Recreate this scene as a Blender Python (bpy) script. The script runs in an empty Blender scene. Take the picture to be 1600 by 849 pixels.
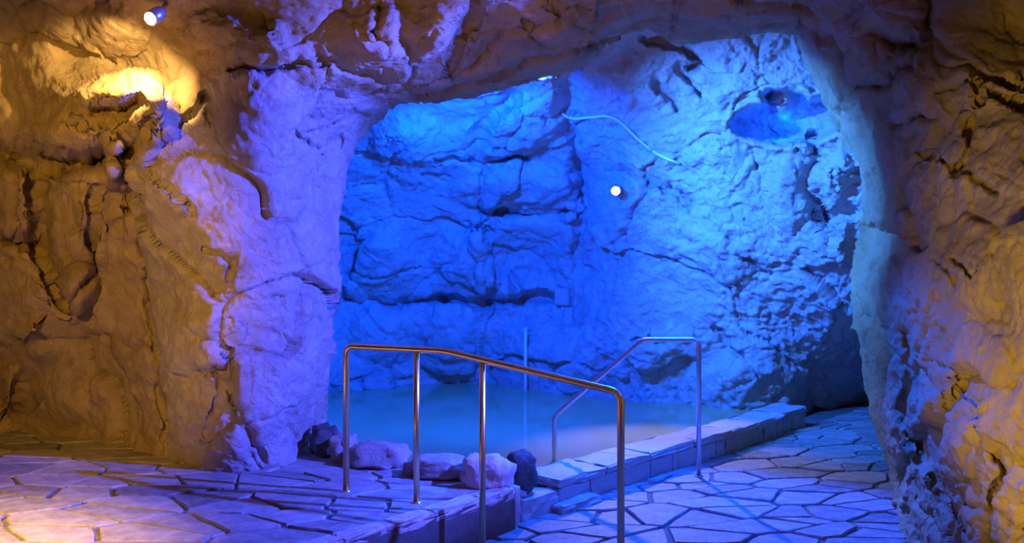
import bpy, bmesh, math, random
import numpy as np
from mathutils import Vector, Matrix

# ------------------------------------------------------------------ camera, world, light
C = bpy.context.scene.collection
S = bpy.context.scene
F = 1386.0                 # focal length in pixels of the 1600 px frame
EYE = 1.38                 # eye height above the upper terrace
HY = 400.0                 # horizon row

cam_d = bpy.data.cameras.new('camera')
cam_d.sensor_width = 36.0
cam_d.lens = F / 1600 * 36
cam_d.shift_y = -(424.5 - HY) / 1600
cam_d.clip_start = 0.05
cam = bpy.data.objects.new('camera', cam_d)
C.objects.link(cam)
cam.location = (0, 0, EYE)
cam.rotation_euler = (math.pi / 2, 0, 0)
S.camera = cam

S.view_settings.view_transform = 'Standard'
S.view_settings.look = 'None'
S.view_settings.gamma = 1.0
S.view_settings.exposure = 0.0
S.view_settings.use_curve_mapping = False

w = bpy.data.worlds.new('world')
S.world = w
w.use_nodes = True
w.node_tree.nodes['Background'].inputs[0].default_value = (0.35, 0.22, 0.12, 1)
w.node_tree.nodes['Background'].inputs[1].default_value = 0.012


def at(px, py, Y):
    return Vector(((px - 800) / F * Y, Y, EYE - (py - HY) / F * Y))


def lamp(name, kind, loc, energy, color, target=None, size=0.05, angle=60, blend=0.3):
    d = bpy.data.lights.new(name, kind)
    d.energy = energy
    d.color = color
    if kind in ('POINT', 'SPOT'):
        d.shadow_soft_size = size
    if kind == 'AREA':
        d.size = size
    if kind == 'SPOT':
        d.spot_size = math.radians(angle)
        d.spot_blend = blend
    o = bpy.data.objects.new(name, d)
    C.objects.link(o)
    o.location = loc
    if target is not None:
        o.rotation_euler = (Vector(target) - Vector(loc)).to_track_quat('-Z', 'Y').to_euler()
    return o


WARM = (1.0, 0.50, 0.06)
AMBER = (1.0, 0.55, 0.15)
BLUE = (0.0, 0.07, 1.0)
CYAN = (0.03, 0.19, 1.0)
VIOLET = (0.055, 0.08, 1.0)
# blue flood above the path on the right, just outside the frame, turned towards the pillar
lamp('blue_flood', 'SPOT', (2.5, 4.25, 2.45), 3500, VIOLET, target=(-1.59, 5.5, 1.05), size=0.04, angle=54, blend=0.5)
lamp('blue_flood', 'SPOT', (2.45, 4.2, 2.4), 1500, VIOLET, target=(-0.8, 5.18, 2.72), size=0.04, angle=14, blend=0.5)
# blue floods of the pool chamber, behind the lip of the arch
lamp('chamber_flood', 'SPOT', (0.2, 6.85, 2.76), 4700, CYAN, target=(3.1, 8.1, 1.45), size=0.06, angle=92, blend=1.0)
lamp('chamber_flood', 'SPOT', (-0.45, 7.2, 2.7), 1300, BLUE, target=(0.3, 10.5, 0.0), size=0.08, angle=130, blend=0.6)
lamp('path_side_flood', 'SPOT', (2.4, 4.2, 2.4), 520, BLUE, target=(0.6, 6.4, -0.2), size=0.04, angle=46, blend=0.5)
lamp('path_fill', 'SPOT', (1.35, 6.95, 2.9), 1900, BLUE, target=(1.1, 5.0, -0.2), size=0.06, angle=66, blend=0.5)  # unseen blue fill added to light the path from above
# unseen warm fill lights added to brighten the fore cave
lamp('warm_fill', 'SPOT', (-2.0, 1.4, 2.2), 560, WARM, target=(-3.45, 6.5, 1.1), size=0.1, angle=47, blend=0.5)  # added fill for the left wall
lamp('warm_floor_fill', 'SPOT', (-2.8, 2.9, 2.3), 1500, AMBER, target=(-2.9, 3.4, 0.0), size=0.05, angle=74, blend=0.7)  # added fill, its cone edge bounds the warm patch on the floor
lamp('warm_wall_fill', 'SPOT', (0.6, 2.4, 0.6), 210, (1.0, 0.62, 0.06), target=(2.9, 3.7, 1.15), size=0.1, angle=66, blend=0.6)  # added fill for the right wall
lamp('warm_vault_fill', 'SPOT', (-0.2, 2.4, 1.2), 90, WARM, target=(0.0, 4.2, 3.0), size=0.1, angle=76, blend=0.8)  # added fill aimed up at the vault
lamp('warm_rear_fill', 'SPOT', (-0.6, 0.6, 2.4), 260, WARM, target=(-0.8, -3.0, 1.0), size=0.1, angle=130, blend=0.4)  # added fill, lights the rear rock that the handrail reflects

# ------------------------------------------------------------------ helpers
random.seed(7)
RNG = np.random.default_rng(11)


def tag(o, label=None, cat=None, group=None, kind=None):
    if label: o['label'] = label
    if cat: o['category'] = cat
    if group: o['group'] = group
    if kind: o['kind'] = kind
    return o


def empty(name, loc, rz=0):
    o = bpy.data.objects.new(name, None)
    C.objects.link(o)
    o.location = loc
    o.rotation_euler = (0, 0, rz)
    o.empty_display_size = 0.1
    return o


def link(name, me, mat=None, parent=None, loc=None):
    if mat is not None and not me.materials:
        me.materials.append(mat)
    o = bpy.data.objects.new(name, me)
    C.objects.link(o)
    if parent is not None:
        o.parent = parent
    if loc is not None:
        o.location = loc
    return o


def obj(name, bm, mat, parent=None, loc=None, smooth=True):
    me = bpy.data.meshes.new(name)
    bmesh.ops.recalc_face_normals(bm, faces=bm.faces)
    bm.to_mesh(me)
    bm.free()
    if smooth:
        me.polygons.foreach_set('use_smooth', [True] * len(me.polygons))
    return link(name, me, mat, parent, loc)


def grid_mesh(name, V, faces):
    me = bpy.data.meshes.new(name)
    V = np.asarray(V, np.float32)
    faces = np.asarray(faces, np.int32)
    me.vertices.add(len(V))
    me.vertices.foreach_set('co', V.ravel())
    n = len(faces)
    me.loops.add(n * 4)
    me.loops.foreach_set('vertex_index', faces.ravel())
    me.polygons.add(n)
    me.polygons.foreach_set('loop_start', np.arange(n, dtype=np.int32) * 4)
    me.polygons.foreach_set('loop_total', np.full(n, 4, np.int32))
    me.polygons.foreach_set('use_smooth', np.ones(n, bool))
    me.update(calc_edges=True)
    me.validate()
    return me


def sub_mesh(name, V, faces):
    used = np.unique(faces)
    remap = np.zeros(len(V), np.int64)
    remap[used] = np.arange(len(used))
    return grid_mesh(name, V[used], remap[faces])


# ---- noise -------------------------------------------------------
def _hash(ix, iy, iz, k):
    h = (ix.astype(np.int64) * 374761393 + iy.astype(np.int64) * 668265263 + iz.astype(np.int64) * 2147483647 + k * 1274126177) & 0xffffffff
    h = ((h ^ (h >> 13)) * 1274126177) & 0xffffffff
    h = ((h ^ (h >> 16)) * 2246822519) & 0xffffffff
    return ((h ^ (h >> 15)) & 0xffffff) / float(0xffffff)


def perlin(P, k=0):
    I = np.floor(P).astype(np.int64)
    f = P - I
    u = f * f * f * (f * (f * 6 - 15) + 10)
    out = 0
    for dx in (0, 1):
        for dy in (0, 1):
            for dz in (0, 1):
                a = _hash(I[:, 0] + dx, I[:, 1] + dy, I[:, 2] + dz, k) * 6.2831853
                zc = _hash(I[:, 0] + dx, I[:, 1] + dy, I[:, 2] + dz, k + 7) * 2 - 1
                r = np.sqrt(np.maximum(0, 1 - zc * zc))
                g = r * np.cos(a) * (f[:, 0] - dx) + r * np.sin(a) * (f[:, 1] - dy) + zc * (f[:, 2] - dz)
                wx = u[:, 0] if dx else 1 - u[:, 0]
                wy = u[:, 1] if dy else 1 - u[:, 1]
                wz = u[:, 2] if dz else 1 - u[:, 2]
                out = out + g * wx * wy * wz
    return out * 1.5


def fbm(P, octs=4, k=0, gain=0.5):
    o, a, s = 0, 1.0, 1.0
    for i in range(octs):
        o = o + a * perlin(P * s + 13.7 * i, k + i)
        a *= gain
        s *= 2.03
    return o


def ridged(P, octs=4, k=0, gain=0.55):
    o, a, s = 0, 1.0, 1.0
    for i in range(octs):
        o = o + a * (0.45 - np.abs(perlin(P * s + 9.1 * i, k + i)))
        a *= gain
        s *= 2.1
    return o


def worley(P, k=0):
    """distance to the nearest and second cell centre, tilted plane height of the nearest cell"""
    I = np.floor(P).astype(np.int64)
    d1 = np.full(len(P), 9.0)
    d2 = np.full(len(P), 9.0)
    ht = np.zeros(len(P))
    for dx in (-1, 0, 1):
        for dy in (-1, 0, 1):
            for dz in (-1, 0, 1):
                cx, cy, cz = I[:, 0] + dx, I[:, 1] + dy, I[:, 2] + dz
                q = np.stack([cx + _hash(cx, cy, cz, k + 1), cy + _hash(cx, cy, cz, k + 2), cz + _hash(cx, cy, cz, k + 3)], 1)
                v = P - q
                d = np.sqrt((v * v).sum(1))
                h = (_hash(cx, cy, cz, k + 4) - .5) * 0.8 + ((_hash(cx, cy, cz, k + 5) - .5) * v[:, 0] + (_hash(cx, cy, cz, k + 6) - .5) * v[:, 1] + (_hash(cx, cy, cz, k + 8) - .5) * v[:, 2]) * 1.6
                near = d < d1
                d2 = np.where(near, d1, np.minimum(d2, d))
                ht = np.where(near, h, ht)
                d1 = np.where(near, d, d1)
    return d1, d2, ht


def tps(ctrl):
    c = np.array(ctrl, float)
    X = c[:, :2] / 400.0
    n = len(X)

    def U(r2):
        return np.where(r2 > 1e-12, r2 * np.log(r2 + 1e-12), 0)
    A = np.zeros((n + 3, n + 3))
    d2 = ((X[:, None] - X[None]) ** 2).sum(2)
    A[:n, :n] = U(d2) + np.eye(n) * 0.01
    A[:n, n] = 1
    A[:n, n + 1:] = X
    A[n, :n] = 1
    A[n + 1:, :n] = X.T
    b = np.zeros(n + 3)
    b[:n] = c[:, 2]
    wgt = np.linalg.solve(A, b)

    def ev(px, py):
        q = np.stack([px, py], 1) / 400.0
        out = wgt[n] + q @ wgt[n + 1:]
        for i in range(n):
            out = out + wgt[i] * U(((q - X[i]) ** 2).sum(1))
        return out
    return ev


def seg_dist(px, py, pts):
    d = np.full(len(px), 1e9)
    for (x0, y0), (x1, y1) in zip(pts[:-1], pts[1:]):
        dx, dy = x1 - x0, y1 - y0
        t = np.clip(((px - x0) * dx + (py - y0) * dy) / (dx * dx + dy * dy + 1e-9), 0, 1)
        d = np.minimum(d, np.hypot(px - x0 - t * dx, py - y0 - t * dy))
    return d


def in_poly(px, py, poly):
    c = np.zeros(len(px), bool)
    n = len(poly)
    for i in range(n):
        x0, y0 = poly[i]
        x1, y1 = poly[i - 1]
        cond = ((y0 > py) != (y1 > py)) & (px < (x1 - x0) * (py - y0) / (y1 - y0 + 1e-12) + x0)
        c ^= cond
    return c


def features(px, py, Y, bumps, cracks):
    j = np.stack([px / 45.0, py / 45.0, np.zeros_like(px)], 1)
    jx = px + 9 * fbm(j, 3, 31)
    jy = py + 9 * fbm(j + 50, 3, 37)
    for (x, y, rx, ry, rot, a) in bumps:            # a > 0 comes towards the viewer
        c, s = math.cos(math.radians(rot)), math.sin(math.radians(rot))
        u = ((jx - x) * c + (jy - y) * s) / rx
        v = (-(jx - x) * s + (jy - y) * c) / ry
        r2 = u * u + v * v
        Y = Y - a * np.where(r2 < 1, np.maximum(1 - r2, 0), 0) ** 1.3
    for (pts, wd, dep) in cracks:
        d = seg_dist(jx, jy, pts)
        Y = Y + dep * np.exp(-(d / wd) ** 2)
    return Y


def unproject(px, py, Y):
    return np.stack([(px - 800) / F * Y, Y, EYE - (py - HY) / F * Y], 1)


def grid_normals(P, n, m):
    G = P.reshape(n, m, 3)
    a = np.gradient(G, axis=0)
    b = np.gradient(G, axis=1)
    N = np.cross(a, b).reshape(-1, 3)
    N /= np.linalg.norm(N, axis=1, keepdims=True) + 1e-12
    # point towards the viewer
    s = np.sign((N * (np.array([0, 0, EYE]) - P)).sum(1))
    s[s == 0] = 1
    return N * s[:, None]


def quads(n, m):
    i = np.arange(n - 1)[:, None] * m + np.arange(m - 1)[None]
    return np.stack([i, i + 1, i + m + 1, i + m], 2).reshape(-1, 4)


def lerp_poly(pts, n):
    p = np.array(pts, float)
    d = np.r_[0, np.cumsum(np.hypot(*np.diff(p, axis=0).T))]
    t = np.linspace(0, d[-1], n)
    return np.interp(t, d, p[:, 0]), np.interp(t, d, p[:, 1])


# ------------------------------------------------------------------ materials
def nodes(name):
    m = bpy.data.materials.new(name)
    m.use_nodes = True
    nt = m.node_tree
    b = nt.nodes['Principled BSDF']
    return m, nt, b


def rock_material(name, c0, c1, c2, rough=0.8, bump=0.5, scale=1.0, spec=0.3):
    m, nt, b = nodes(name)
    L = nt.links.new
    tc = nt.nodes.new('ShaderNodeTexCoord')
    n1 = nt.nodes.new('ShaderNodeTexNoise')
    n1.inputs['Scale'].default_value = 2.2 * scale
    n1.inputs['Detail'].default_value = 8
    n1.inputs['Roughness'].default_value = 0.65
    n1.inputs['Distortion'].default_value = 0.6
    L(tc.outputs['Object'], n1.inputs['Vector'])
    r = nt.nodes.new('ShaderNodeValToRGB')
    r.color_ramp.elements[0].position = 0.3
    r.color_ramp.elements[0].color = (*c0, 1)
    r.color_ramp.elements[1].position = 0.7
    r.color_ramp.elements[1].color = (*c2, 1)
    e = r.color_ramp.elements.new(0.5)
    e.color = (*c1, 1)
    L(n1.outputs['Fac'], r.inputs['Fac'])
    L(r.outputs['Color'], b.inputs['Base Color'])
    b.inputs['Roughness'].default_value = rough
    b.inputs['Specular IOR Level'].default_value = spec
    n2 = nt.nodes.new('ShaderNodeTexNoise')
    n2.inputs['Scale'].default_value = 9 * scale
    n2.inputs['Detail'].default_value = 10
    n2.inputs['Roughness'].default_value = 0.68
    n2.inputs['Distortion'].default_value = 1.2
    L(tc.outputs['Object'], n2.inputs['Vector'])
    bp = nt.nodes.new('ShaderNodeBump')
    bp.inputs['Strength'].default_value = bump
    bp.inputs['Distance'].default_value = 0.07 / max(1.0, scale)
    L(n2.outputs['Fac'], bp.inputs['Height'])
    L(bp.outputs['Normal'], b.inputs['Normal'])
    return m


def stone_material(name, ca, cb, bump=0.5, rough=0.6):
    m, nt, b = nodes(name)
    L = nt.links.new
    tc = nt.nodes.new('ShaderNodeTexCoord')
    oi = nt.nodes.new('ShaderNodeObjectInfo')
    n1 = nt.nodes.new('ShaderNodeTexNoise')
    n1.inputs['Scale'].default_value = 9
    n1.inputs['Detail'].default_value = 7
    n1.inputs['Roughness'].default_value = 0.65
    L(tc.outputs['Object'], n1.inputs['Vector'])
    mx = nt.nodes.new('ShaderNodeMath')
    mx.operation = 'MULTIPLY_ADD'
    L(oi.outputs['Random'], mx.inputs[0])
    mx.inputs[1].default_value = 0.5
    ad = nt.nodes.new('ShaderNodeMath')
    ad.operation = 'MULTIPLY_ADD'
    L(n1.outputs['Fac'], ad.inputs[0])
    ad.inputs[1].default_value = 1.9
    ad.inputs[2].default_value = -0.65
    L(ad.outputs[0], mx.inputs[2])
    r = nt.nodes.new('ShaderNodeValToRGB')
    r.color_ramp.elements[0].color = (*ca, 1)
    r.color_ramp.elements[1].color = (*cb, 1)
    L(mx.outputs[0], r.inputs['Fac'])
    L(r.outputs['Color'], b.inputs['Base Color'])
    b.inputs['Roughness'].default_value = rough
    n2 = nt.nodes.new('ShaderNodeTexNoise')
    n2.inputs['Scale'].default_value = 26
    n2.inputs['Detail'].default_value = 5
    L(tc.outputs['Object'], n2.inputs['Vector'])
    bp = nt.nodes.new('ShaderNodeBump')
    bp.inputs['Strength'].default_value = bump
    bp.inputs['Distance'].default_value = 0.012
    L(n2.outputs['Fac'], bp.inputs['Height'])
    L(bp.outputs['Normal'], b.inputs['Normal'])
    return m


def plain(name, col, rough=0.5, metal=0.0, noise=0.0):
    m, nt, b = nodes(name)
    b.inputs['Base Color'].default_value = (*col, 1)
    b.inputs['Roughness'].default_value = rough
    b.inputs['Metallic'].default_value = metal
    n = nt.nodes.new('ShaderNodeTexNoise')
    n.inputs['Scale'].default_value = 40
    mr = nt.nodes.new('ShaderNodeMapRange')
    mr.inputs['To Min'].default_value = max(0.02, rough - 0.06)
    mr.inputs['To Max'].default_value = rough + 0.06
    nt.links.new(n.outputs['Fac'], mr.inputs['Value'])
    nt.links.new(mr.outputs['Result'], b.inputs['Roughness'])
    return m


def glow(name, col, strength):
    m, nt, b = nodes(name)
    b.inputs['Base Color'].default_value = (*col, 1)
    b.inputs['Emission Color'].default_value = (*col, 1)
    b.inputs['Emission Strength'].default_value = strength
    return m


M_FORE = rock_material('ochre_cave_rock', (0.28, 0.21, 0.13), (0.40, 0.31, 0.20), (0.48, 0.38, 0.26), bump=0.75)
M_RIGHT = rock_material('yellow_cave_rock', (0.30, 0.23, 0.11), (0.41, 0.32, 0.16), (0.48, 0.38, 0.21), bump=0.6)
M_PILLAR = rock_material('pale_cave_rock', (0.42, 0.35, 0.32), (0.52, 0.46, 0.43), (0.62, 0.56, 0.53), bump=0.9, scale=1.15)
M_BACK = rock_material('grey_cave_rock', (0.44, 0.45, 0.46), (0.54, 0.55, 0.56), (0.62, 0.63, 0.64), bump=0.8)
M_FLAG = stone_material('flagstone', (0.12, 0.11, 0.105), (0.42, 0.39, 0.37))
M_KERB = stone_material('kerb_stone', (0.36, 0.34, 0.34), (0.55, 0.52, 0.51), bump=0.9)
M_PINK = stone_material('pink_stone', (0.45, 0.34, 0.32), (0.62, 0.50, 0.47), bump=1.0)
M_MORTAR = rock_material('mortar', (0.10, 0.09, 0.08), (0.14, 0.13, 0.12), (0.19, 0.17, 0.16), bump=0.4, scale=4)
M_BOULDER = rock_material('pool_boulder', (0.30, 0.26, 0.24), (0.42, 0.37, 0.35), (0.52, 0.47, 0.45), bump=0.8, scale=3)
M_DARKROCK = rock_material('dark_boulder', (0.06, 0.06, 0.06), (0.12, 0.11, 0.11), (0.22, 0.20, 0.20), bump=0.8, scale=3)
M_STEELWARM = plain('warm_tinted_steel', (0.92, 0.68, 0.34), 0.33, 1.0)  # same steel as the far rail, warm reflection put into its colour
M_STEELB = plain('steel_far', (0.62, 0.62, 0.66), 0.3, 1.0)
M_LAMPBODY = plain('lamp_body', (0.55, 0.55, 0.6), 0.35, 0.8)
M_BOX = plain('grey_plastic', (0.42, 0.42, 0.42), 0.5)
M_PIPE = plain('white_pipe', (0.80, 0.84, 0.86), 0.35)
M_CABLE = plain('pale_cable', (0.75, 0.78, 0.80), 0.45)
M_WARMGLOW = glow('warm_bulb', (1.0, 0.80, 0.45), 40)
M_WHITEGLOW = glow('white_bulb', (1.0, 0.93, 0.80), 60)


def water_material():
    m, nt, b = nodes('pool_water')
    L = nt.links.new
    tc = nt.nodes.new('ShaderNodeTexCoord')
    b.inputs['Base Color'].default_value = (0.50, 0.44, 0.20, 1)
    b.inputs['Roughness'].default_value = 0.06
    b.inputs['IOR'].default_value = 1.33
    n = nt.nodes.new('ShaderNodeTexNoise')
    n.inputs['Scale'].default_value = 5
    n.inputs['Detail'].default_value = 3
    L(tc.outputs['Object'], n.inputs['Vector'])
    bp = nt.nodes.new('ShaderNodeBump')
    bp.inputs['Strength'].default_value = 0.10
    bp.inputs['Distance'].default_value = 0.03
    L(n.outputs['Fac'], bp.inputs['Height'])
    L(bp.outputs['Normal'], b.inputs['Normal'])
    return m


M_WATER = water_material()

# ------------------------------------------------------------------ fore cave: left wall, vault, right wall
LIP = [(497, 1000), (497, 800), (497, 700), (508, 640), (513, 560), (518, 470), (524, 400), (530, 330), (540, 268), (562, 215),
       (606, 167), (640, 157), (690, 158), (740, 148), (790, 135), (840, 123), (880, 115), (915, 92), (945, 68), (985, 48),
       (1012, 39), (1060, 60), (1110, 55), (1180, 52), (1244, 49), (1252, 70), (1262, 105), (1285, 150), (1310, 210),
       (1330, 235), (1345, 260), (1348, 300), (1350, 370), (1338, 420), (1331, 443), (1336, 483), (1347, 560),
       (1360, 640), (1373, 687), (1392, 735), (1398, 768), (1387, 825), (1384, 849), (1384, 1000)]
FORE = [(-350, -350, 3.2), (300, -350, 2.5), (900, -350, 2.5), (1500, -350, 2.6), (1950, -350, 2.8),
        (-350, 0, 5.0), (0, 0, 5.7), (100, 0, 5.5), (230, 0, 5.2), (100, 85, 5.95), (190, 90, 5.85), (260, 95, 5.75), (400, 0, 5.0), (600, 0, 5.2), (750, 0, 5.0), (900, 0, 5.2),
        (1000, 0, 5.6), (1200, 0, 5.7), (1300, 0, 5.4), (1450, 0, 5.1), (1620, 0, 5.0), (1950, 0, 3.6),
        (100, 145, 5.45), (200, 145, 5.3), (280, 160, 5.5), (0, 130, 6.0), (-350, 130, 5.6),
        (100, 215, 5.7), (30, 310, 6.2), (130, 330, 6.1), (60, 450, 6.4), (150, 500, 6.4), (0, 600, 6.9), (100, 620, 6.7),
        (200, 620, 6.35), (240, 640, 6.2), (0, 672, 7.0), (140, 685, 6.71), (200, 700, 6.37), (270, 722, 5.94), (330, 733, 5.72), (295, 729, 5.80),
        (400, 733, 5.74), (460, 728, 5.83), (490, 705, 6.2),
        (305, 185, 5.5), (245, 250, 5.46), (222, 300, 5.48), (185, 310, 6.15), (240, 360, 5.75), (330, 300, 5.5), (400, 250, 5.52), (400, 400, 5.58), (312, 400, 5.58), (400, 550, 5.7), (312, 500, 5.62), (300, 555, 5.66), (258, 480, 6.0), (330, 610, 5.68), (298, 630, 5.70), (470, 600, 5.86),
        (258, 600, 6.05), (470, 400, 5.76), (510, 470, 6.0), (515, 560, 6.1), (500, 660, 6.2), (250, 420, 6.0),
        (450, 130, 5.4), (380, 120, 5.3), (530, 170, 6.0), (590, 165, 6.4), (600, 125, 5.7), (700, 145, 6.2), (520, 100, 5.3), (650, 90, 5.4),
        (740, 148, 6.4), (840, 123, 6.5), (915, 92, 6.5), (1010, 40, 6.6), (1110, 55, 6.6), (1245, 50, 6.5), (800, 80, 5.9), (900, 50, 5.7),
        (1100, 20, 5.9), (1262, 105, 6.7), (1345, 260, 6.5), (1352, 370, 6.5), (1336, 470, 6.5), (1360, 640, 6.2), (1392, 740, 5.8), (1440, 300, 5.2), (1440, 450, 5.1), (1450, 600, 4.9),
        (1384, 849, 5.2), (1384, 1000, 5.1), (1450, 150, 5.2), (1600, 200, 4.5), (1500, 300, 4.9), (1600, 400, 4.0), (1480, 500, 4.8),
        (1600, 600, 3.9), (1450, 700, 4.7), (1600, 800, 3.7), (1500, 849, 4.3), (1950, 400, 2.8), (1950, 900, 2.7), (1600, 1000, 3.6),
        (1700, 20, 4.7), (-350, 672, 6.6), (-350, 400, 6.0), (-350, 1000, 6.4), (0, 850, 7.0), (200, 900, 6.37), (300, 900, 5.85),
        (400, 900, 5.74), (480, 900, 5.9), (497, 800, 6.2)]
FORE_BUMPS = [  # x, y, rx, ry, rotation, height towards the viewer
    (105, 215, 95, 45, 8, 0.22), (30, 320, 50, 70, 0, 0.16), (130, 345, 70, 110, 12, 0.22), (60, 480, 80, 110, -15, 0.18),
    (180, 138, 115, 34, -8, 0.20), (245, 180, 45, 50, 30, 0.20), (178, 250, 14, 55, 8, 0.22), (122, 452, 30, 42, 0, 0.25), (45, 520, 24, 20, -30, 0.22), (10, 610, 30, 50, 0, 0.2), (160, 50, 80, 50, 0, 0.12), (70, 60, 60, 70, 20, 0.15),  # the small low bumps are added shapes to catch the warm beam
    (90, 620, 70, 60, 0, 0.10), (235, 200, 26, 80, 25, 0.12),
    (420, 190, 80, 80, 0, 0.12), 
    (590, 50, 60, 70, 20, 0.14), (380, 60, 110, 40, 15, 0.16), (690, 60, 50, 60, -10, 0.15), (850, 50, 90, 50, -10, 0.18), (770, 110, 60, 30, -15, 0.10),
    (960, 20, 60, 30, 0, 0.10), (1130, 20, 90, 26, 0, 0.10),
    (1290, 50, 45, 45, 0, 0.18), (1410, 40, 55, 50, 0, 0.22), (1350, 110, 60, 55, 20, 0.18), (1445, 150, 45, 60, -10, 0.20),
    (1540, 120, 80, 60, 0, 0.18), (1400, 250, 60, 50, 30, 0.15), (1500, 260, 70, 50, 25, 0.14), (1580, 260, 50, 50, 0, 0.12),
    (1390, 440, 55, 80, 0, 0.18), (1520, 430, 80, 60, 30, 0.12), (1450, 590, 60, 70, 0, 0.12), (1560, 560, 70, 60, 0, 0.12),
    (1440, 760, 60, 90, -15, 0.12), (1570, 740, 60, 90, 0, 0.10)]
FORE_CRACKS = [
    ([(0, 240), (60, 256), (110, 258), (160, 245)], 15, 0.34), ([(60, 270), (52, 330), (62, 380)], 9, 0.22),
    ([(150, 250), (205, 235), (235, 190)], 9, 0.2), ([(0, 380), (50, 375), (80, 430), (100, 470)], 9, 0.20),
    ([(145, 300), (150, 420), (100, 480)], 6, 0.10), ([(195, 260), (210, 330), (225, 400), (238, 520), (258, 640), (262, 760)], 7, 0.12),
    ([(205, 262), (260, 285), (300, 330)], 4, 0.045), ([(318, 150), (290, 190), (250, 215)], 5, 0.10), ([(318, 155), (330, 195)], 5, 0.08),
    ([(150, 172), (190, 172), (218, 152)], 8, 0.16), ([(120, 195), (185, 186)], 5, 0.08),
    ([(310, 570), (350, 600), (390, 660), (410, 720)], 5, 0.05), ([(350, 560), (345, 620), (320, 680)], 5, 0.05),
    ([(320, 390), (370, 410), (360, 430)], 5, 0.06), ([(320, 530), (360, 550)], 4, 0.05),
    ([(360, 110), (420, 108), (520, 96), (600, 125), (690, 150)], 5, 0.10), ([(590, 10), (585, 50), (605, 70)], 6, 0.10),
    ([(455, 200), (520, 180), (570, 180)], 6, 0.12), ([(460, 205), (500, 240), (530, 220)], 6, 0.12),
    ([(745, 0), (735, 30), (720, 60), (705, 120)], 9, 0.22), ([(820, 40), (850, 65), (930, 70)], 5, 0.10), ([(870, 20), (940, 60)], 5, 0.08),
    ([(1060, 0), (1050, 50)], 6, 0.12), ([(1100, 40), (1240, 35)], 8, 0.16), ([(1255, 0), (1250, 50)], 8, 0.2),
    ([(1455, 0), (1455, 60), (1440, 75), (1395, 65), (1370, 50)], 9, 0.26), ([(1455, 70), (1465, 100), (1515, 108), (1580, 130)], 5, 0.10),
    ([(1525, 125), (1530, 160)], 4, 0.07), ([(1545, 140), (1600, 165)], 5, 0.09), ([(1345, 135), (1400, 130), (1430, 95)], 8, 0.18),
    ([(1400, 200), (1440, 175), (1455, 190)], 7, 0.16), ([(1510, 190), (1512, 240), (1490, 270)], 5, 0.10), ([(1440, 240), (1500, 265), (1560, 300)], 5, 0.08),
    ([(1490, 405), (1540, 445), (1600, 480)], 4, 0.09), ([(1530, 470), (1600, 520)], 4, 0.07), ([(1465, 405), (1490, 445)], 4, 0.07),
    ([(1500, 575), (1502, 605), (1545, 645)], 4, 0.06), ([(1500, 605), (1480, 635)], 4, 0.06), ([(1540, 640), (1545, 690), (1570, 730), (1548, 775), (1560, 849)], 7, 0.16),
    ([(1460, 560), (1490, 575), (1505, 570)], 4, 0.06), ([(1455, 750), (1520, 795), (1540, 795)], 5, 0.08), ([(1560, 795), (1600, 825)], 5, 0.08),
    ([(1400, 680), (1430, 760), (1470, 830)], 7, 0.12), ([(1425, 690), (1460, 760)], 6, 0.10), ([(1400, 745), (1440, 849)], 6, 0.10),
    ([(1470, 770), (1530, 849)], 4, 0.07), ([(1420, 520), (1415, 640), (1440, 720)], 12, 0.2)]


def tri(x):
    """triangle wave of period 1: folds a smooth field into flat facets with sharp creases"""
    x = x - np.floor(x)
    return np.abs(x - 0.5) * 2 - 0.5


def crumple(P, f, k, turns=1.6):
    out = 0
    a = 1.0
    for i in range(4):
        n = perlin(P * f + 7.3 * i, k + i) + 0.35 * perlin(P * f * 2.3 + 3.1 * i, k + 10 + i)
        out = out + a * tri(n * turns + 0.37 * i)
        f *= 2.15
        a *= 0.5
    return out


FORE_BUMPS = [(x, y, rx, ry, r, a * (0.55 if x > 1380 else 1.25)) for (x, y, rx, ry, r, a) in FORE_BUMPS]


def rock_relief(P, N, amp=1.0, k=0, wr=1.0, mask=1.0):
    warp = np.stack([fbm(P * 0.9 + 3, 3, 90 + k), fbm(P * 0.9 + 17, 3, 94 + k), fbm(P * 0.9 + 31, 3, 98 + k)], 1)
    Q = P + 0.30 * warp
    d1, d2, h = worley(Q * np.array([0.95, 0.95, 1.2]), 3 + k)
    blocks = 0.085 * h - 0.030 * np.exp(-((d2 - d1) / 0.035) ** 2)
    e1, e2, g = worley(Q * np.array([2.9, 2.9, 3.4]) + 5, 23 + k)
    chips = 0.022 * g - 0.007 * np.exp(-((e2 - e1) / 0.05) ** 2)
    wrk = 0.030 * crumple(Q * np.array([1.0, 1.0, 1.4]), 1.3, 50 + k, 0.9)
    fine = 0.009 * crumple(P, 7.0, 70 + k) + 0.006 * fbm(P * 13, 2, 80 + k)
    return P + N * ((amp * (blocks + chips) + wr * wrk) * mask + fine)[:, None]


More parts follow.
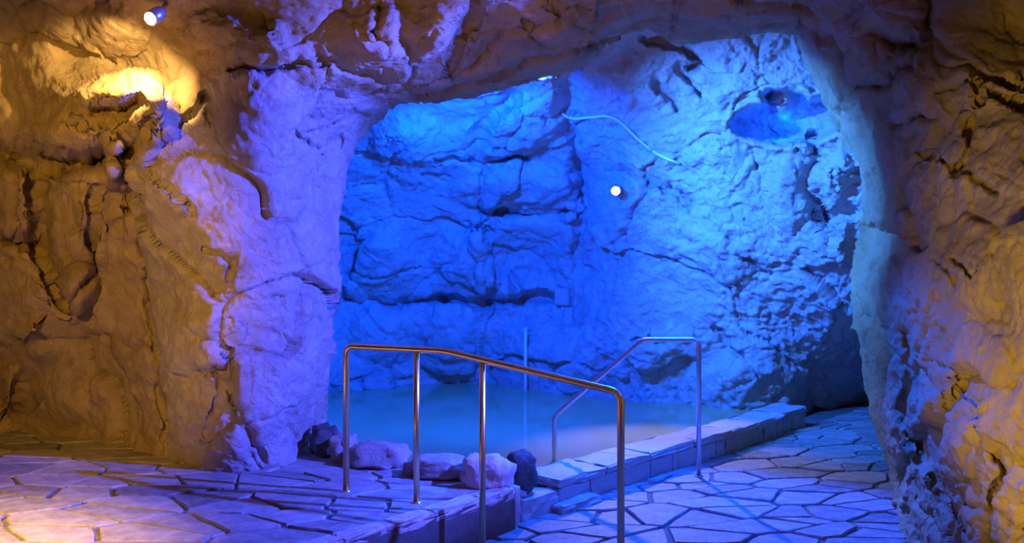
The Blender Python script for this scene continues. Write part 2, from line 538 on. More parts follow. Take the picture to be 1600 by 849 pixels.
def build_fore():
    n, m, mw = 1150, 350, 30
    lx, ly = lerp_poly(LIP, n)
    cx, cy = 900.0, 420.0
    dx, dy = lx - cx, ly - cy
    x0, x1, y0, y1 = -350.0, 1950.0, -350.0, 1010.0
    tx = np.where(dx > 0, (x1 - cx) / np.maximum(dx, 1e-6), (x0 - cx) / np.minimum(dx, -1e-6))
    ty = np.where(dy > 0, (y1 - cy) / np.maximum(dy, 1e-6), (y0 - cy) / np.minimum(dy, -1e-6))
    t = np.minimum(tx, ty)
    ox, oy = cx + dx * t, cy + dy * t
    u = np.linspace(0, 1, m) ** 1.25
    px = lx[:, None] + (ox - lx)[:, None] * u[None]
    py = ly[:, None] + (oy - ly)[:, None] * u[None]
    depth = tps(FORE)
    Y = depth(px.ravel(), py.ravel())
    Y = np.clip(Y, 2.0, 7.6)
    Y = features(px.ravel(), py.ravel(), Y, FORE_BUMPS, FORE_CRACKS)
    Y = Y.reshape(n, m)
    # the lip itself curls back, away from the viewer, into the thickness of the rock
    edge = np.hypot(px - lx[:, None], py - ly[:, None])
    Y = Y + 0.28 * np.exp(-(edge / 16.0)) + 0.12 * np.exp(-(edge / 45.0))
    v = np.linspace(0, 1, mw + 1)[1:][::-1]
    L = np.hypot(dx, dy)
    wx = lx[:, None] + (dx / L)[:, None] * (3 + 150 * v[None] ** 1.3)
    wy = ly[:, None] + (dy / L)[:, None] * (3 + 150 * v[None] ** 1.3)
    wY = Y[:, :1] + 1.5 * v[None]
    px = np.concatenate([wx, px], 1)
    py = np.concatenate([wy, py], 1)
    Y = np.concatenate([wY, Y], 1)
    M = m + mw
    P = unproject(px.ravel(), py.ravel(), Y.ravel())
    N = grid_normals(P, n, M)
    e2 = np.concatenate([np.zeros((n, mw)), edge], 1).ravel()
    P = rock_relief(P, N, mask=0.8 + 0.2 * (1 - np.exp(-e2 / 40.0)))
    Q = quads(n, M)
    fx = px.ravel()[Q].mean(1)
    fy = py.ravel()[Q].mean(1)
    s = Q[:, 0] // M
    pillar = in_poly(fx, fy, [(300, 165), (330, 120), (420, 100), (470, 130), (600, 150), (620, 175), (560, 260), (545, 400), (560, 1200), (262, 1200), (262, 640), (240, 520), (215, 380), (200, 262), (250, 215)])
    pillar &= s < n * 0.5
    a = np.argmin(np.hypot(lx - 562, ly - 215))
    b = np.argmin(np.hypot(lx - 1262, ly - 105))
    left = (s < a) & ~pillar
    ceil = (s >= a) & (s < b) & ~pillar
    right = (s >= b) & ~pillar
    wl = link('wall_left', sub_mesh('wall_left', P, Q[left]), M_FORE)
    tag(wl, 'brown moulded cave wall on the left with a bright lamplit ledge', kind='structure')
    pi = link('rock_pillar', sub_mesh('rock_pillar', P, Q[pillar]), M_PILLAR, wl)
    pi['label'] = 'pale violet lit rock pillar at the left edge of the arch'
    ce = link('ceiling', sub_mesh('ceiling', P, Q[ceil]), M_FORE)
    tag(ce, 'dark brown rough rock vault over the arch', kind='structure')
    wr = link('wall_right', sub_mesh('wall_right', P, Q[right]), M_RIGHT)
    tag(wr, 'cracked yellow brown rock wall on the right', kind='structure')


build_fore()



def build_rear():
    n, m = 150, 110
    th, ph = np.meshgrid(np.linspace(-0.18, math.pi + 0.18, n), np.linspace(-0.5, math.pi * 0.5, m), indexing='ij')
    th, ph = th.ravel(), ph.ravel()
    P = np.stack([-1.0 + 4.1 * np.cos(th) * np.cos(ph), 3.3 - 6.0 * np.sin(th) * np.cos(ph), 0.7 + 2.6 * np.sin(ph)], 1)
    keep = P[:, 1] < 2.3
    N = grid_normals(P, n, m)
    P = rock_relief(P, N, amp=1.6, k=400)
    Q = quads(n, m)
    Q = Q[keep[Q].all(1)]
    wf = link('wall_front', sub_mesh('wall_front', P, Q), M_FORE)
    tag(wf, 'brown cave rock closing the cave behind the viewer', kind='structure')


build_rear()

# ------------------------------------------------------------------ pool chamber: back wall
BACK = [(350, 640, 9.6), (520, 613, 10.2), (600, 606, 10.5), (650, 600, 10.7), (700, 598, 10.8), (760, 598, 10.8), (850, 612, 10.1), (900, 618, 9.9), (950, 622, 9.7),
        (1000, 628, 9.4), (1060, 632, 9.3), (1100, 633, 9.2), (1200, 640, 8.95), (1260, 655, 9.4), (1340, 640, 10.0), (1450, 640, 10.2),
        (400, 350, 9.6), (520, 480, 10.2), (600, 480, 10.5), (700, 480, 10.6), (800, 480, 10.6), (880, 480, 10.4), (950, 500, 9.6), (1050, 500, 9.2), (1150, 500, 8.9),
        (1250, 500, 8.8), (1330, 480, 8.4), (1450, 450, 8.2), (1250, 600, 9.1),
        (540, 300, 9.6), (650, 300, 9.9), (750, 300, 10.0), (850, 300, 10.0), (900, 330, 9.8), (960, 320, 9.3), (1050, 300, 8.8), (1150, 300, 8.4), (1250, 300, 8.15), (1340, 300, 7.6), (1450, 300, 7.2),
        (600, 200, 8.8), (700, 190, 8.9), (800, 200, 9.0), (900, 200, 9.0), (1000, 180, 8.5), (1100, 180, 8.1), (1330, 180, 7.45),
        (600, 100, 8.0), (750, 110, 8.0), (880, 110, 8.0), (1000, 60, 7.7), (1100, 60, 7.6), (1250, 60, 7.5), (1400, 60, 7.4),
        (400, 0, 7.4), (700, 0, 7.2), (1000, -60, 7.0), (1450, -60, 7.0), (350, 700, 9.6), (700, 700, 10.8), (1000, 700, 9.4), (1200, 700, 8.95), (1450, 700, 10.2)]
BACK_BUMPS = [(640, 230, 70, 60, 20, 0.35), (780, 210, 140, 45, -25, 0.3), (800, 290, 110, 40, 0, 0.35), (600, 400, 60, 60, 0, 0.2), (720, 400, 50, 60, 0, 0.2),
              (830, 400, 65, 55, 0, -0.3), (750, 370, 14, 40, 0, 0.25), (758, 430, 16, 35, 0, 0.25), (806, 445, 14, 30, 0, 0.22),
              (710, 530, 60, 75, 0, 0.3), (830, 550, 70, 60, 0, 0.2), (600, 520, 60, 50, 0, 0.2), (900, 560, 50, 50, 0, 0.2),
              (1230, 300, 36, 70, 0, 0.15), (1305, 280, 34, 50, 0, 0.22), (1310, 380, 30, 50, 0, 0.18), (1130, 380, 80, 60, 30, 0.12), (1020, 550, 90, 50, -20, 0.15),
              (1000, 130, 60, 50, 0, 0.15), (1150, 590, 80, 45, -20, 0.15), (930, 280, 50, 60, 0, -0.25)]
BACK_CRACKS = [([(760, 330), (900, 335)], 5, 0.18), ([(758, 260), (752, 330), (760, 470)], 5, 0.12), ([(690, 470), (790, 472), (860, 466)], 6, 0.25), ([(540, 468), (640, 470), (690, 465)], 6, 0.2),
               ([(690, 250), (820, 250)], 6, 0.12), ([(890, 100), (880, 170), (905, 250), (915, 330), (905, 420)], 16, 0.3),
               ([(960, 260), (1030, 285), (1080, 320)], 6, 0.14), ([(1010, 62), (1060, 70), (1100, 95), (1085, 110)], 8, 0.25), ([(1065, 110), (1095, 145)], 6, 0.14), ([(1025, 125), (1060, 180)], 6, 0.14),
               ([(1270, 215), (1262, 310), (1290, 345), (1300, 400)], 6, 0.2), ([(1280, 345), (1335, 335)], 8, 0.2), ([(1300, 270), (1305, 300)], 3, 0.05), ([(1290, 265), (1305, 272), (1340, 262)], 3, 0.05),
               ([(1180, 240), (1190, 280), (1185, 300)], 4, 0.08), ([(1130, 360), (1160, 400), (1200, 430)], 6, 0.10), ([(1040, 300), (1080, 330)], 5, 0.08), ([(990, 530), (1040, 535)], 5, 0.08),
               ([(1120, 520), (1200, 600)], 6, 0.1), ([(800, 150), (760, 190), (740, 240)], 12, 0.25)]
HOLE = [(1141, 192), (1150, 180), (1170, 172), (1195, 165), (1194, 155), (1190, 147), (1205, 140), (1230, 141), (1255, 146), (1262, 158), (1285, 150), (1300, 160), (1312, 200), (1300, 207), (1285, 215), (1260, 225), (1220, 224), (1190, 220), (1165, 213), (1148, 204)]


def build_back():
    nx, ny = 560, 400
    gx = np.linspace(340, 1470, nx)
    gy = np.linspace(-80, 720, ny)
    px, py = np.meshgrid(gx, gy, indexing='ij')
    px, py = px.ravel(), py.ravel()
    Y = tps(BACK)(px, py)
    Y = features(px, py, Y, BACK_BUMPS, BACK_CRACKS)
    # the dark opening high on the right: a hollow about 0.9 m deep with a rock hanging inside it
    d = seg_dist(px, py, HOLE + HOLE[:1])
    ins = in_poly(px, py, HOLE)
    sd = np.where(ins, d, -d)
    P = unproject(px, py, Y)
    N = grid_normals(P, nx, ny)
    P = rock_relief(P, N, amp=0.9, k=200, wr=1.25)
    rgt = 1 / (1 + np.exp(-(px - 910) / 25.0))
    Wq = P + 0.25 * np.stack([fbm(P * 1.2 + 3, 3, 290), fbm(P * 1.2 + 17, 3, 294), fbm(P * 1.2 + 31, 3, 298)], 1)
    P = P + N * ((0.25 + 0.75 * rgt) * 0.030 * crumple(Wq * np.array([1.0, 1.0, 1.5]), 3.2, 330, 1.0))[:, None]
    P = P.copy()
    rim = np.exp(-((sd + 7) / 5.0) ** 2)
    push = 0.6 / (1 + np.exp(-(sd - 2.0) / 1.1))
    hang = np.exp(-(((px - 1222) / 17) ** 2 + ((py - 160) / 25) ** 2) ** 2)
    push = push * (1 - 0.75 * hang) - 0.05 * rim
    # smooth floor of the hollow
    dirv = P - np.array([0, 0, EYE])
    dirv /= np.linalg.norm(dirv, axis=1, keepdims=True)
    P = P + dirv * push[:, None]
    Q = quads(nx, ny)
    fx = px[Q].mean(1)
    fy = py[Q].mean(1)
    outc = in_poly(fx, fy, [(885, -200), (880, 170), (905, 250), (915, 330), (905, 430), (930, 800), (1600, 800), (1600, -200)])
    wb = link('wall_back', sub_mesh('wall_back', P, Q[~outc]), M_BACK)
    tag(wb, 'deep blue lit blocky rock wall behind the pool', kind='structure')
    oc = link('rock_outcrop', sub_mesh('rock_outcrop', P, Q[outc]), M_BACK, wb)
    oc['label'] = 'bright blue wrinkled rock face with a dark hollow near its top'


build_back()

# ------------------------------------------------------------------ floors
LOW = -0.24
WATER = -0.17
SD = Vector((0.66, 0.74, 0)).normalized()          # direction of the step and of the kerb
SN = Vector((SD.y, -SD.x, 0))                      # towards the lower path
CORNER = Vector((0.02, 5.24, 0))


def prism(name, poly, z0, z1, mat, parent=None):
    bm = bmesh.new()
    a = [bm.verts.new((x, y, z0)) for x, y in poly]
    b = [bm.verts.new((x, y, z1)) for x, y in poly]
    bm.faces.new(a[::-1])
    bm.faces.new(b)
    for i in range(len(poly)):
        j = (i + 1) % len(poly)
        bm.faces.new((a[i], a[j], b[j], b[i]))
    return obj(name, bm, mat, parent, smooth=False)


TERR = [(-5.4, 2.6), (-2.33, 2.6), (0.02, 5.24), (-1.45, 6.55), (-3.0, 7.4), (-5.4, 8.4)]
lo_s = CORNER - SN * 0.10
PATH = [(-2.43, 2.6), (5.2, 2.6), (5.2, 10.2), (4.4, 10.2), (lo_s.x, lo_s.y)]
NOOK = [(-0.10, 5.22), (0.2, 5.4), (0.46, 5.72), (0.16, 5.95), (-0.15, 5.6)]

TERR_BASE = [(-5.4, -2.4), (-2.33, -2.4), (-2.33, 2.6)] + TERR[2:]
fl = prism('floor', TERR_BASE, -0.5, -0.016, M_MORTAR)
tag(fl, 'raised flagstone terrace on the left beside the rock pillar', kind='structure')
fl2 = prism('floor', [(-2.6, -2.4), (5.2, -2.4), (5.2, 10.2), (3.9, 10.2), (2.3, 8.1), (0.3, 5.9), (-0.4, 5.7), (-0.4, 4.95), (-2.6, 2.45)], -0.7, LOW - 0.016, M_MORTAR)
tag(fl2, 'lower flagstone path curving right past the pool kerb', kind='structure')


def clip(poly, nx, ny, c):
    out = []
    for i in range(len(poly)):
        p, q = poly[i], poly[(i + 1) % len(poly)]
        dp = nx * p[0] + ny * p[1] - c
        dq = nx * q[0] + ny * q[1] - c
        if dp <= 0: out.append(p)
        if (dp < 0) != (dq < 0) and abs(dp - dq) > 1e-12:
            t = dp / (dp - dq)
            out.append((p[0] + (q[0] - p[0]) * t, p[1] + (q[1] - p[1]) * t))
    return out


def ccw(poly):
    a = sum(poly[i - 1][0] * poly[i][1] - poly[i][0] * poly[i - 1][1] for i in range(len(poly)))
    return poly if a > 0 else poly[::-1]


def flagstones(parent, region, z, spacing, seed, rot=0.0, aniso=1.45, cull=None):
    rnd = random.Random(seed)
    region = ccw(region)
    xs = [p[0] for p in region]
    ys = [p[1] for p in region]
    cr, sr = math.cos(rot), math.sin(rot)
    pts = []
    cx, cy = sum(xs) / len(xs), sum(ys) / len(ys)
    R = max(math.hypot(x - cx, y - cy) for x, y in region) + 1
    n = int(R / spacing) + 1
    for i in range(-n, n + 1):
        for j in range(-n, n + 1):
            u = (i + 0.5 * (j % 2) + rnd.uniform(-.5, .5)) * spacing * aniso
            v = (j + rnd.uniform(-.5, .5)) * spacing / aniso * 1.15
            if rnd.random() < 0.25: continue
            pts.append((cx + u * cr - v * sr, cy + u * sr + v * cr))
    # the metric in which cells are grown is stretched along the stones' long side
    def tr(p): return ((p[0] * cr + p[1] * sr) / aniso, (-p[0] * sr + p[1] * cr) * aniso)
    T = [tr(p) for p in pts]
    reg = [tr(p) for p in region]
    k = 0
    for i, p in enumerate(T):
        if not (min(xs) - 1 < pts[i][0] < max(xs) + 1 and min(ys) - 1 < pts[i][1] < max(ys) + 1): continue
        poly = list(reg)
        near = sorted(T, key=lambda q: (q[0] - p[0]) ** 2 + (q[1] - p[1]) ** 2)[1:22]
        for q in near:
            nx, ny = q[0] - p[0], q[1] - p[1]
            c = (q[0] ** 2 + q[1] ** 2 - p[0] ** 2 - p[1] ** 2) / 2
            poly = clip(poly, nx, ny, c)
            if len(poly) < 3: break
        if len(poly) < 3: continue
        P = [(a * aniso * cr - b / aniso * sr, a * aniso * sr + b / aniso * cr) for a, b in poly]
        gx, gy = sum(a for a, _ in P) / len(P), sum(b for _, b in P) / len(P)
        if cull and cull(gx, gy): continue
        area = abs(sum(P[t - 1][0] * P[t][1] - P[t][0] * P[t - 1][1] for t in range(len(P)))) / 2
        if area < 0.006: continue
        # inset by the joint, wobble the outline a little
        ring = []
        gap = rnd.uniform(0.004, 0.009)
        for t in range(len(P)):
            a, b = P[t], P[(t + 1) % len(P)]
            ln = math.hypot(b[0] - a[0], b[1] - a[1])
            if ln < 0.02: continue
            steps = 1 if ln < 0.14 else (2 if ln < 0.3 else 3)
            for s_ in range(steps):
                f = s_ / steps
                x, y = a[0] + (b[0] - a[0]) * f, a[1] + (b[1] - a[1]) * f
                d = math.hypot(x - gx, y - gy) + 1e-6
                g = gap * (1.5 if s_ == 0 else 1.0) + (rnd.uniform(-.004, .009) if s_ else 0.004)
                sc = max(0.3, (d - g * 1.3) / d)
                ring.append((gx + (x - gx) * sc, gy + (y - gy) * sc))
        if len(ring) < 3: continue
        zt = rnd.uniform(-.004, .004)
        tx, ty = rnd.uniform(-.014, .014), rnd.uniform(-.014, .014)
        bm = bmesh.new()
        lo = [bm.verts.new((x - gx, y - gy, -0.03)) for x, y in ring]
        mid = [bm.verts.new((x - gx, y - gy, zt - 0.009 + tx * (x - gx) + ty * (y - gy))) for x, y in ring]
        top = []
        for x, y in ring:
            d = math.hypot(x - gx, y - gy) + 1e-6
            sc = (d - min(0.007, d * .3)) / d
            X, Y_ = (x - gx) * sc, (y - gy) * sc
            top.append(bm.verts.new((X, Y_, zt + tx * X + ty * Y_)))
        m_ = len(ring)
        bm.faces.new(top)
        for t in range(m_):
            t2 = (t + 1) % m_
            bm.faces.new((lo[t], lo[t2], mid[t2], mid[t]))
            bm.faces.new((mid[t], mid[t2], top[t2], top[t]))
        obj('flagstone', bm, M_FLAG, parent, (gx, gy, z), smooth=False)
        k += 1
    return k


def behind_left(x, y):
    # stones hidden under the left wall or the pillar
    return (x < -1.2 and y > 7.35) or (x < -3.2 and y > 7.2) or (-2.3 < x < -1.5 and y > 6.4) or x < -0.66 * y - 0.4


n1 = flagstones(fl, TERR, 0.0, 0.27, 3, rot=-0.12, aniso=1.35, cull=behind_left)
n2 = flagstones(fl2, PATH, LOW, 0.225, 5, rot=0.25, aniso=1.3, cull=lambda x, y: x > 0.55 * y + 0.6 or y > 9.4)
flagstones(fl2, NOOK, LOW, 0.24, 9, rot=0.5, aniso=1.2)
print('flagstones', n1, n2)

# ---- step edge of the terrace: coping stones and riser slabs --------------------------------


def block(name, a, b, depth_n, z0, z1, mat, parent, rough=0.012, seed=0, nsub=3, bev=0.008):
    """a rough stone between plan points a and b, reaching depth_n along -SN, from z0 to z1"""
    rnd = random.Random(seed)
    d = (b - a)
    L = d.length
    u = d.normalized()
    nrm = Vector((u.y, -u.x, 0))
    mid = (a + b) / 2
    bm = bmesh.new()
    bmesh.ops.create_cube(bm, size=1.0)
    bmesh.ops.bevel(bm, geom=list(bm.edges), offset=bev / max(L, 0.05), segments=1, affect='EDGES')
    bmesh.ops.subdivide_edges(bm, edges=[e for e in bm.edges if e.calc_length() > 0.5], cuts=nsub, use_grid_fill=True)
    for v in bm.verts:
        x, y, z = v.co
        p = u * (x * L) + nrm * (y - 0.5) * depth_n
        w_ = Vector((p.x, p.y, (z + .5) * (z1 - z0)))
        w_ += Vector((rnd.uniform(-1, 1), rnd.uniform(-1, 1), rnd.uniform(-1, 1) * .7)) * rough
        v.co = w_
    return obj(name, bm, mat, parent, (mid.x, mid.y, z0), smooth=False)


t = -2.9
i = 0
step_start = CORNER
while t < -0.01:
    ln = random.uniform(0.26, 0.46)
    t2 = min(t + ln, 0.0)
    if -t2 < 0.12: t2 = 0.0
    block('coping_stone', CORNER + SD * (t + .004), CORNER + SD * (t2 - .004), 0.11, -0.055, 0.006, M_PINK, fl, rough=0.006, seed=100 + i)
    t = t2
    i += 1
t = -2.9
while t < -0.01:
    ln = random.uniform(0.16, 0.27)
    t2 = min(t + ln, 0.0)
    if -t2 < 0.08: t2 = 0.0
    off = SN * random.uniform(-0.022, -0.008)
    block('riser_stone', CORNER + SD * (t + .009) + off, CORNER + SD * (t2 - .009) + off, 0.08, LOW - 0.04, -0.058, M_PINK, fl, rough=0.004, seed=200 + i)
    t = t2
    i += 1
# the short return of the step behind the corner
RD = Vector((-0.73, 0.68, 0))
for k in range(3):
    a = CORNER + RD * (0.02 + .27 * k)
    b = CORNER + RD * (0.26 + .27 * k)
    block('riser_stone', b - SN * .02, a - SN * .02, 0.09, LOW - 0.06, -0.005, M_PINK, fl, rough=0.006, seed=300 + k)

# ------------------------------------------------------------------ pool
basin = prism('floor', [(-4.2, 5.6), (0.1, 5.2), (3.4, 8.2), (4.2, 11.6), (-4.2, 11.8)], -0.95, -0.85, M_MORTAR)
tag(basin, 'bottom of the cloudy pool under the water', kind='structure')
bm = bmesh.new()
wp = [(-3.2, 7.6), (-1.5, 6.5), (-0.3, 5.65), (0.12, 5.70), (2.75, 8.62), (2.95, 9.15), (1.6, 9.75), (0.5, 10.5), (-0.2, 11.1), (-1.2, 11.1), (-2.2, 10.6), (-3.3, 9.9)]
vs = [bm.verts.new((x, y, WATER)) for x, y in wp]
f = bm.faces.new(vs)
ext = bmesh.ops.extrude_face_region(bm, geom=[f])
for v in ext['geom']:
    if isinstance(v, bmesh.types.BMVert): v.co.z -= 0.6
wat = obj('pool_water', bm, M_WATER, smooth=False)
tag(wat, 'cloudy still pool water below the blue rock wall', 'water')

# ---- kerb -----------------------------------------------------
KO = Vector((0.30, 5.69, 0))                        # outer near corner of the kerb
KD = Vector((0.672, 0.740, 0)).normalized()
KN = Vector((KD.y, -KD.x, 0))
KL = 3.75
kerb = bmesh.new()
core = [KO - KN * 0.03 + KD * .05, KO - KN * 0.03 + KD * KL, KO - KN * 0.26 + KD * KL, KO - KN * 0.26 + KD * .05]
kb = prism('trim_1', [(p.x, p.y) for p in core], -0.8, -0.115, M_MORTAR)
tag(kb, 'low pale stone kerb between the pool and the path', kind='structure')
kerb.free()
t, i = 0.0, 0
while t < KL - .05:
    ln = random.uniform(0.35, 0.75)
    t2 = min(t + ln, KL)
    off = KN * random.uniform(-.01, .015)
    zt = random.uniform(-.004, .006)
    block('coping_stone', KO + KD * (t + .004) + off, KO + KD * (t2 - .004) + off, 0.30 + (0.04 if t < .4 else 0), -0.115, -0.065 + zt, M_KERB, kb, rough=0.012, seed=400 + i, nsub=3)
    t = t2
    i += 1
t = 0.0
while t < KL - .05:
    ln = random.uniform(0.14, 0.42)
    t2 = min(t + ln, KL)
    off = KN * random.uniform(-.02, .0)
    block('face_stone', KO + KD * (t + .011) + off, KO + KD * (t2 - .011) + off, 0.10, LOW - .05, -0.12, M_KERB, kb, rough=0.007, seed=500 + i, nsub=2)
    t = t2
    i += 1
# two slabs that form a low sill at the near end of the kerb
block('sill_stone', KO + Vector((-.02, -.05, 0)) + KD * -.32, KO + Vector((-.02, -.05, 0)) + KD * .02, 0.30, LOW - .05, -0.12, M_KERB, kb, rough=0.012, seed=610)
block('sill_stone', KO + KN * .11 + KD * -.1, KO + KN * .11 + KD * .3, 0.13, LOW - .03, LOW + 0.045, M_KERB, kb, rough=0.012, seed=611)

# ------------------------------------------------------------------ loose rocks


def boulder(loc, size, rz, seed, mat, label, flat=0.0, group=None, cat='rock'):
    """loc is the middle of its base"""
    bm = bmesh.new()
    bmesh.ops.create_icosphere(bm, subdivisions=4, radius=1.0)
    V = np.array([v.co[:] for v in bm.verts])
    V = np.sign(V) * np.abs(V) ** 0.6
    d1, d2, h = worley(V * 1.2 + seed * 3.1, seed)
    r = 1 + 0.26 * h + 0.09 * fbm(V * 1.6 + seed, 4, seed) + 0.05 * ridged(V * 3 + seed, 3, seed)
    V = V * r[:, None] * 0.93
    for v, c in zip(bm.verts, V):
        v.co = (c[0] * size[0] / 2, c[1] * size[1] / 2, c[2] * size[2] / 2 + size[2] / 2 * 0.92)
    o = obj('boulder', bm, mat, None, loc)
    o.rotation_euler = (0, 0, rz)
    tag(o, label, cat, group)
    return o


def on(px, py, z):
    Y = (EYE - z) * F / (py - HY)
    return Vector(((px - 800) / F * Y, Y, z))


def bl(px, py, z, wpx, hpx, dep, rz, seed, mat, label, **k):
    p = on(px, py, z)
    s = p.y / F
    d = dep
    p.y += d * 0.45
    p.x = (px - 800) / F * p.y
    return boulder(p - Vector((0, 0, 0.012)), (wpx * s, d, hpx * s), rz, seed, mat, label, **k)


bl(506, 716, 0, 42, 52, 0.26, 0.2, 1, M_DARKROCK, 'dark upright rock against the foot of the violet pillar', group='loose rocks along the near pool edge')
bl(536, 724, 0, 40, 46, 0.24, -0.2, 2, M_BOULDER, 'small grey violet rock between the dark rock and the first handrail post', group='loose rocks along the near pool edge')
bl(594, 734, 0, 92, 44, 0.26, -0.1, 3, M_BOULDER, 'wide low violet rock between the two left handrail posts', group='loose rocks along the near pool edge')
bl(644, 744, 0, 28, 22, 0.14, 0.3, 4, M_BOULDER, 'fist sized stone wedged behind the second handrail post', group='loose rocks along the near pool edge')
bl(690, 752, 0, 100, 38, 0.24, -0.25, 5, M_BOULDER, 'long brown stone lying along the pool edge behind the second post', group='loose rocks along the near pool edge')
bl(762, 766, 0, 80, 54, 0.24, -0.2, 6, M_PINK, 'pale pink block at the pool edge near the step corner', group='loose rocks along the near pool edge')
bl(815, 772, -0.1, 46, 68, 0.2, 0.1, 7, M_DARKROCK, 'black rounded rock at the pool edge right of the pink block', group='loose rocks along the near pool edge')
bl(812, 778, -0.12, 20, 18, 0.08, 0.1, 8, M_KERB, 'small grey pebble in front of the black rounded rock', group='loose rocks along the near pool edge')
# rocks along the far left shore
bl(522, 586, WATER - .02, 62, 20, 0.5, 0.1, 11, M_BACK, 'flat blue slab of rock behind the first post on the far shore', group='rocks along the far pool shore')
bl(540, 618, WATER - .04, 56, 22, 0.4, 0.0, 12, M_BACK, 'flat pale rock standing in the water at the far left shore', group='rocks along the far pool shore')
bl(590, 614, WATER - .04, 56, 34, 0.4, 0.2, 13, M_BACK, 'rounded blue rock at the far waterline left of the second post', group='rocks along the far pool shore')
bl(630, 606, WATER - .04, 56, 46, 0.4, -0.2, 14, M_BACK, 'large blue rock at the far waterline behind the second post', group='rocks along the far pool shore')
bl(578, 592, WATER - .04, 66, 52, 0.4, 0.2, 15, M_BACK, 'bulging dark blue rock above the rounded far shore rock', group='rocks along the far pool shore')

# ------------------------------------------------------------------ tubes


def tube(name, pts, r, mat, parent=None, res=14, loc=None, fillet=0.0):
    """a round bar along pts with filleted bends"""
    pts = [Vector(p) for p in pts]
    path = [pts[0]]
    for k in range(1, len(pts) - 1):
        if fillet <= 0:
            path.append(pts[k])
            continue
        a = (pts[k - 1] - pts[k])
        b = (pts[k + 1] - pts[k])
        f_ = min(fillet, a.length * .45, b.length * .45)
        p0, p2 = pts[k] + a.normalized() * f_, pts[k] + b.normalized() * f_
        for q in range(9):
            s = q / 8
            path.append(p0 * (1 - s) ** 2 + pts[k] * 2 * s * (1 - s) + p2 * s ** 2)
    path.append(pts[-1])
    bm = bmesh.new()
    rings = []
    tan0 = (path[1] - path[0]).normalized()
    up = Vector((0, 0, 1)) if abs(tan0.z) < 0.9 else Vector((1, 0, 0))
    nrm = tan0.cross(up).normalized()
    for k, p in enumerate(path):
        if k == 0: tg = tan0
        elif k == len(path) - 1: tg = (path[k] - path[k - 1]).normalized()
        else: tg = (path[k + 1] - path[k - 1]).normalized()
        nrm = (nrm - tg * nrm.dot(tg)).normalized()
        bn = tg.cross(nrm)
        rings.append([bm.verts.new(p + (nrm * math.cos(2 * math.pi * q / res) + bn * math.sin(2 * math.pi * q / res)) * r) for q in range(res)])
    for a, b in zip(rings[:-1], rings[1:]):
        for q in range(res):
            bm.faces.new((a[q], a[(q + 1) % res], b[(q + 1) % res], b[q]))
    bm.faces.new(rings[0][::-1])
    bm.faces.new(rings[-1])
    return obj(name, bm, mat, parent, loc)


def disc(name, p, r, h, mat, parent, res=20):
    bm = bmesh.new()
    bmesh.ops.create_cone(bm, cap_ends=True, segments=res, radius1=r, radius2=r * .85, depth=h)
    return obj(name, bm, mat, parent, (p.x, p.y, p.z + h / 2))


# ---- near handrail ----------------------------------------------------
P1 = Vector((-0.972, 5.2, 0))
P2 = Vector((-0.533, 4.955, 0))
P3 = Vector((-0.158, 4.75, LOW))
P4 = Vector((0.535, 4.36, LOW))
HB = at(694, 548.5, 4.865)
H1 = at(541, 541, 5.2)
H4 = at(970, 614, 4.36)
RR = 0.0185
hr = empty('handrail', P1)
R0 = -P1
rail = tube('rail', [P1, Vector((P1.x, P1.y, H1.z)), HB, H4, P4], RR, M_STEELWARM, hr, loc=R0, fillet=0.06, res=18)


def z_on(p):
    d1 = (HB - P1).xy.length
    d4 = (P4 - P1).xy.length
    d = (p - P1).xy.length
    if d < d1: return H1.z + (HB.z - H1.z) * d / d1
    return HB.z + (H4.z - HB.z) * (d - d1) / (d4 - d1)


tube('post', [P2, Vector((P2.x, P2.y, z_on(P2)))], 0.0175, M_STEELWARM, hr, loc=R0)
tube('post', [P3, Vector((P3.x, P3.y, z_on(P3)))], 0.0175, M_STEELWARM, hr, loc=R0)
for p in (P1, P2, P3, P4):
    disc('base_ring', p - P1 + Vector((0, 0, -.004)), 0.032, 0.012, M_STEELWARM, hr)
tag(hr, 'steel handrail, warm reflections in its colour, on four posts stepping down from the terrace', 'handrail', 'pool handrails')

# ---- far handrail going down into the pool -----------------------------
q0 = Vector((0.320, 6.7, -0.75))
q1 = at(866, 651, 6.7)
q2 = at(1004, 531, 6.56)
q3 = Vector((1.371, 6.51, at(1092, 531, 6.51).z))
q4 = Vector((1.371, 6.51, LOW))
hr2 = empty('handrail', q4)
tube('rail', [q0, q1, q2, q3, q4], 0.017, M_STEELB, hr2, loc=-q4, fillet=0.05, res=18)
disc('base_ring', Vector((0, 0, -.004)), 0.032, 0.012, M_STEELB, hr2)
tag(hr2, 'blue lit steel handrail crossing the kerb and sloping down into the pool', 'handrail', 'pool handrails')

# ------------------------------------------------------------------ lamps and services
def surface_y(px, py):
    """depth of the first built surface met by the ray through that point of the photograph"""
    dg = bpy.context.evaluated_depsgraph_get()
    d = (at(px, py, 1.0) - Vector((0, 0, EYE))).normalized()
    ok, loc, n, *_ = S.ray_cast(dg, Vector((0, 0, EYE)), d)
    return loc.y if ok else 9.0


bpy.context.view_layer.update()
# spotlight on the vault, top left
sy = surface_y(262, 12)
base = at(264, 10, sy)
head = at(243, 24, sy - 0.12)
aim = (at(228, 33, sy - 0.20) - head).normalized()
sp = empty('spotlight', base)


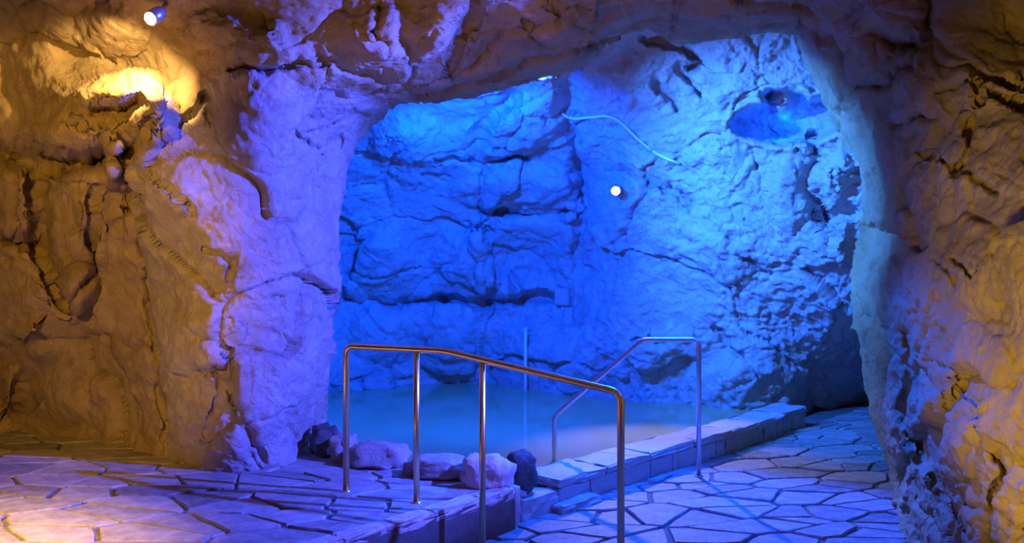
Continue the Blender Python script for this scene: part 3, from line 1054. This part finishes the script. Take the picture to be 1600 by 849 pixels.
def can(name, r, ln, p0, axis, mat, parent, origin, inner=True):
    bm = bmesh.new()
    prof = [(0.0, 0.0), (r * .55, 0.0), (r * .9, ln * .12), (r, ln * .3), (r, ln), (r * .88, ln), (r * .85, ln * .85)]
    rings = []
    res = 24
    for (a, z) in prof:
        rings.append([bm.verts.new((a * math.cos(2 * math.pi * q / res), a * math.sin(2 * math.pi * q / res), z)) for q in range(res)])
    for a, b in zip(rings[:-1], rings[1:]):
        for q in range(res):
            bm.faces.new((a[q], a[(q + 1) % res], b[(q + 1) % res], b[q]))
    bmesh.ops.remove_doubles(bm, verts=bm.verts, dist=1e-5)
    o = obj(name, bm, mat, parent, p0 - origin)
    o.rotation_euler = axis.to_track_quat('Z', 'Y').to_euler()
    return o


def lens(name, r, p, axis, mat, parent, origin):
    bm = bmesh.new()
    bmesh.ops.create_uvsphere(bm, u_segments=20, v_segments=10, radius=r)
    for v in bm.verts: v.co.z *= 0.35
    o = obj(name, bm, mat, parent, p - origin)
    o.rotation_euler = axis.to_track_quat('Z', 'Y').to_euler()
    return o


can('lamp_head', 0.042, 0.125, head - aim * 0.07, aim, M_LAMPBODY, sp, base)
lens('bulb', 0.028, head + aim * 0.05, aim, M_WARMGLOW, sp, base)
tube('bracket', [Vector((0, 0, 0.03)), head - base], 0.011, M_LAMPBODY, sp)
tag(sp, 'small silver spotlight burning warm on the vault at top left', 'lamp', 'burning spotlights')
lp = head + aim * 0.09
lamp('warm_spot', 'SPOT', lp, 120, (1.0, 0.60, 0.18), target=at(195, 140, 5.5), size=0.02, angle=92, blend=0.5)

# bare white lamp on the rock face behind the pool
sy = surface_y(962, 297)
base = at(964, 292, sy)
head = at(962, 297, sy - 0.16)
aim = (Vector((0.3, 3.0, -0.5)) - head).normalized()
s2 = empty('spotlight', base)
can('lamp_head', 0.05, 0.11, head - aim * 0.08, aim, M_LAMPBODY, s2, base)
lens('bulb', 0.032, head + aim * 0.03, aim, M_WHITEGLOW, s2, base)
tube('bracket', [Vector((0, 0.04, 0.0)), head - base], 0.012, M_LAMPBODY, s2)
tag(s2, 'white burning spotlight on the blue rock face facing the viewer', 'lamp', 'burning spotlights')
lamp('white_spot', 'SPOT', head + aim * 0.08, 170, (1.0, 0.80, 0.62), target=(1.25, 6.7, -0.2), size=0.03, angle=58, blend=0.8)

# junction box with its conduit
sy = surface_y(880, 465) - 0.03
o0 = at(880, 452, sy)
jb = empty('junction_box', o0)
bm = bmesh.new()
bmesh.ops.create_cube(bm, size=1.0)
s = sy / F
bmesh.ops.scale(bm, vec=(24 * s, 0.12, 27 * s), verts=bm.verts)
bmesh.ops.bevel(bm, geom=list(bm.edges), offset=0.012, segments=2, affect='EDGES')
bx = obj('box', bm, M_BOX, jb, at(881, 464, sy) - o0, smooth=False)
bx.rotation_euler = (0, 0, math.radians(-32))
tube('conduit', [at(886, 380, sy) - o0, at(886, 455, sy) - o0], 0.02, M_BOX, jb)
tube('conduit', [at(879, 474, sy) - o0, at(879, 512, sy) - o0, at(823, 515, sy) - o0], 0.022, M_BOX, jb, fillet=0.06)
tag(jb, 'grey electrical junction box with conduit on the blue rock wall', 'box')

# thin pale pipe that runs down the wall into the pool
sy = surface_y(822, 590) - 0.12
p_ = at(821, 512, sy)
o_ = tube('water_pipe', [Vector((0, 0, 0)), at(821, 616, sy) - p_ + Vector((0, 0, -.25))], 0.02, M_PIPE, None, loc=p_)
tag(o_, 'thin pale vertical pipe running down the wall into the pool', 'pipe')

# blue fill light added inside the hollow, without a fixture
lamp('niche_fill', 'POINT', at(1225, 200, surface_y(1225, 205) - 0.25), 11, BLUE, size=0.05)

# pale cable lying over the rock
pts = []
for (x, y) in [(878, 178), (886, 183), (900, 186), (915, 184), (930, 183), (945, 181), (958, 184), (970, 191), (982, 203), (995, 216), (1010, 229), (1026, 240), (1044, 249), (1062, 256)]:
    pts.append(at(x, y, surface_y(x, y) - 0.03))
p_ = pts[0].copy()
o_ = tube('cable', [q - p_ for q in pts], 0.014, M_CABLE, None, loc=p_, res=8)
tag(o_, 'pale cable looping over the upper blue rock face', 'cable')
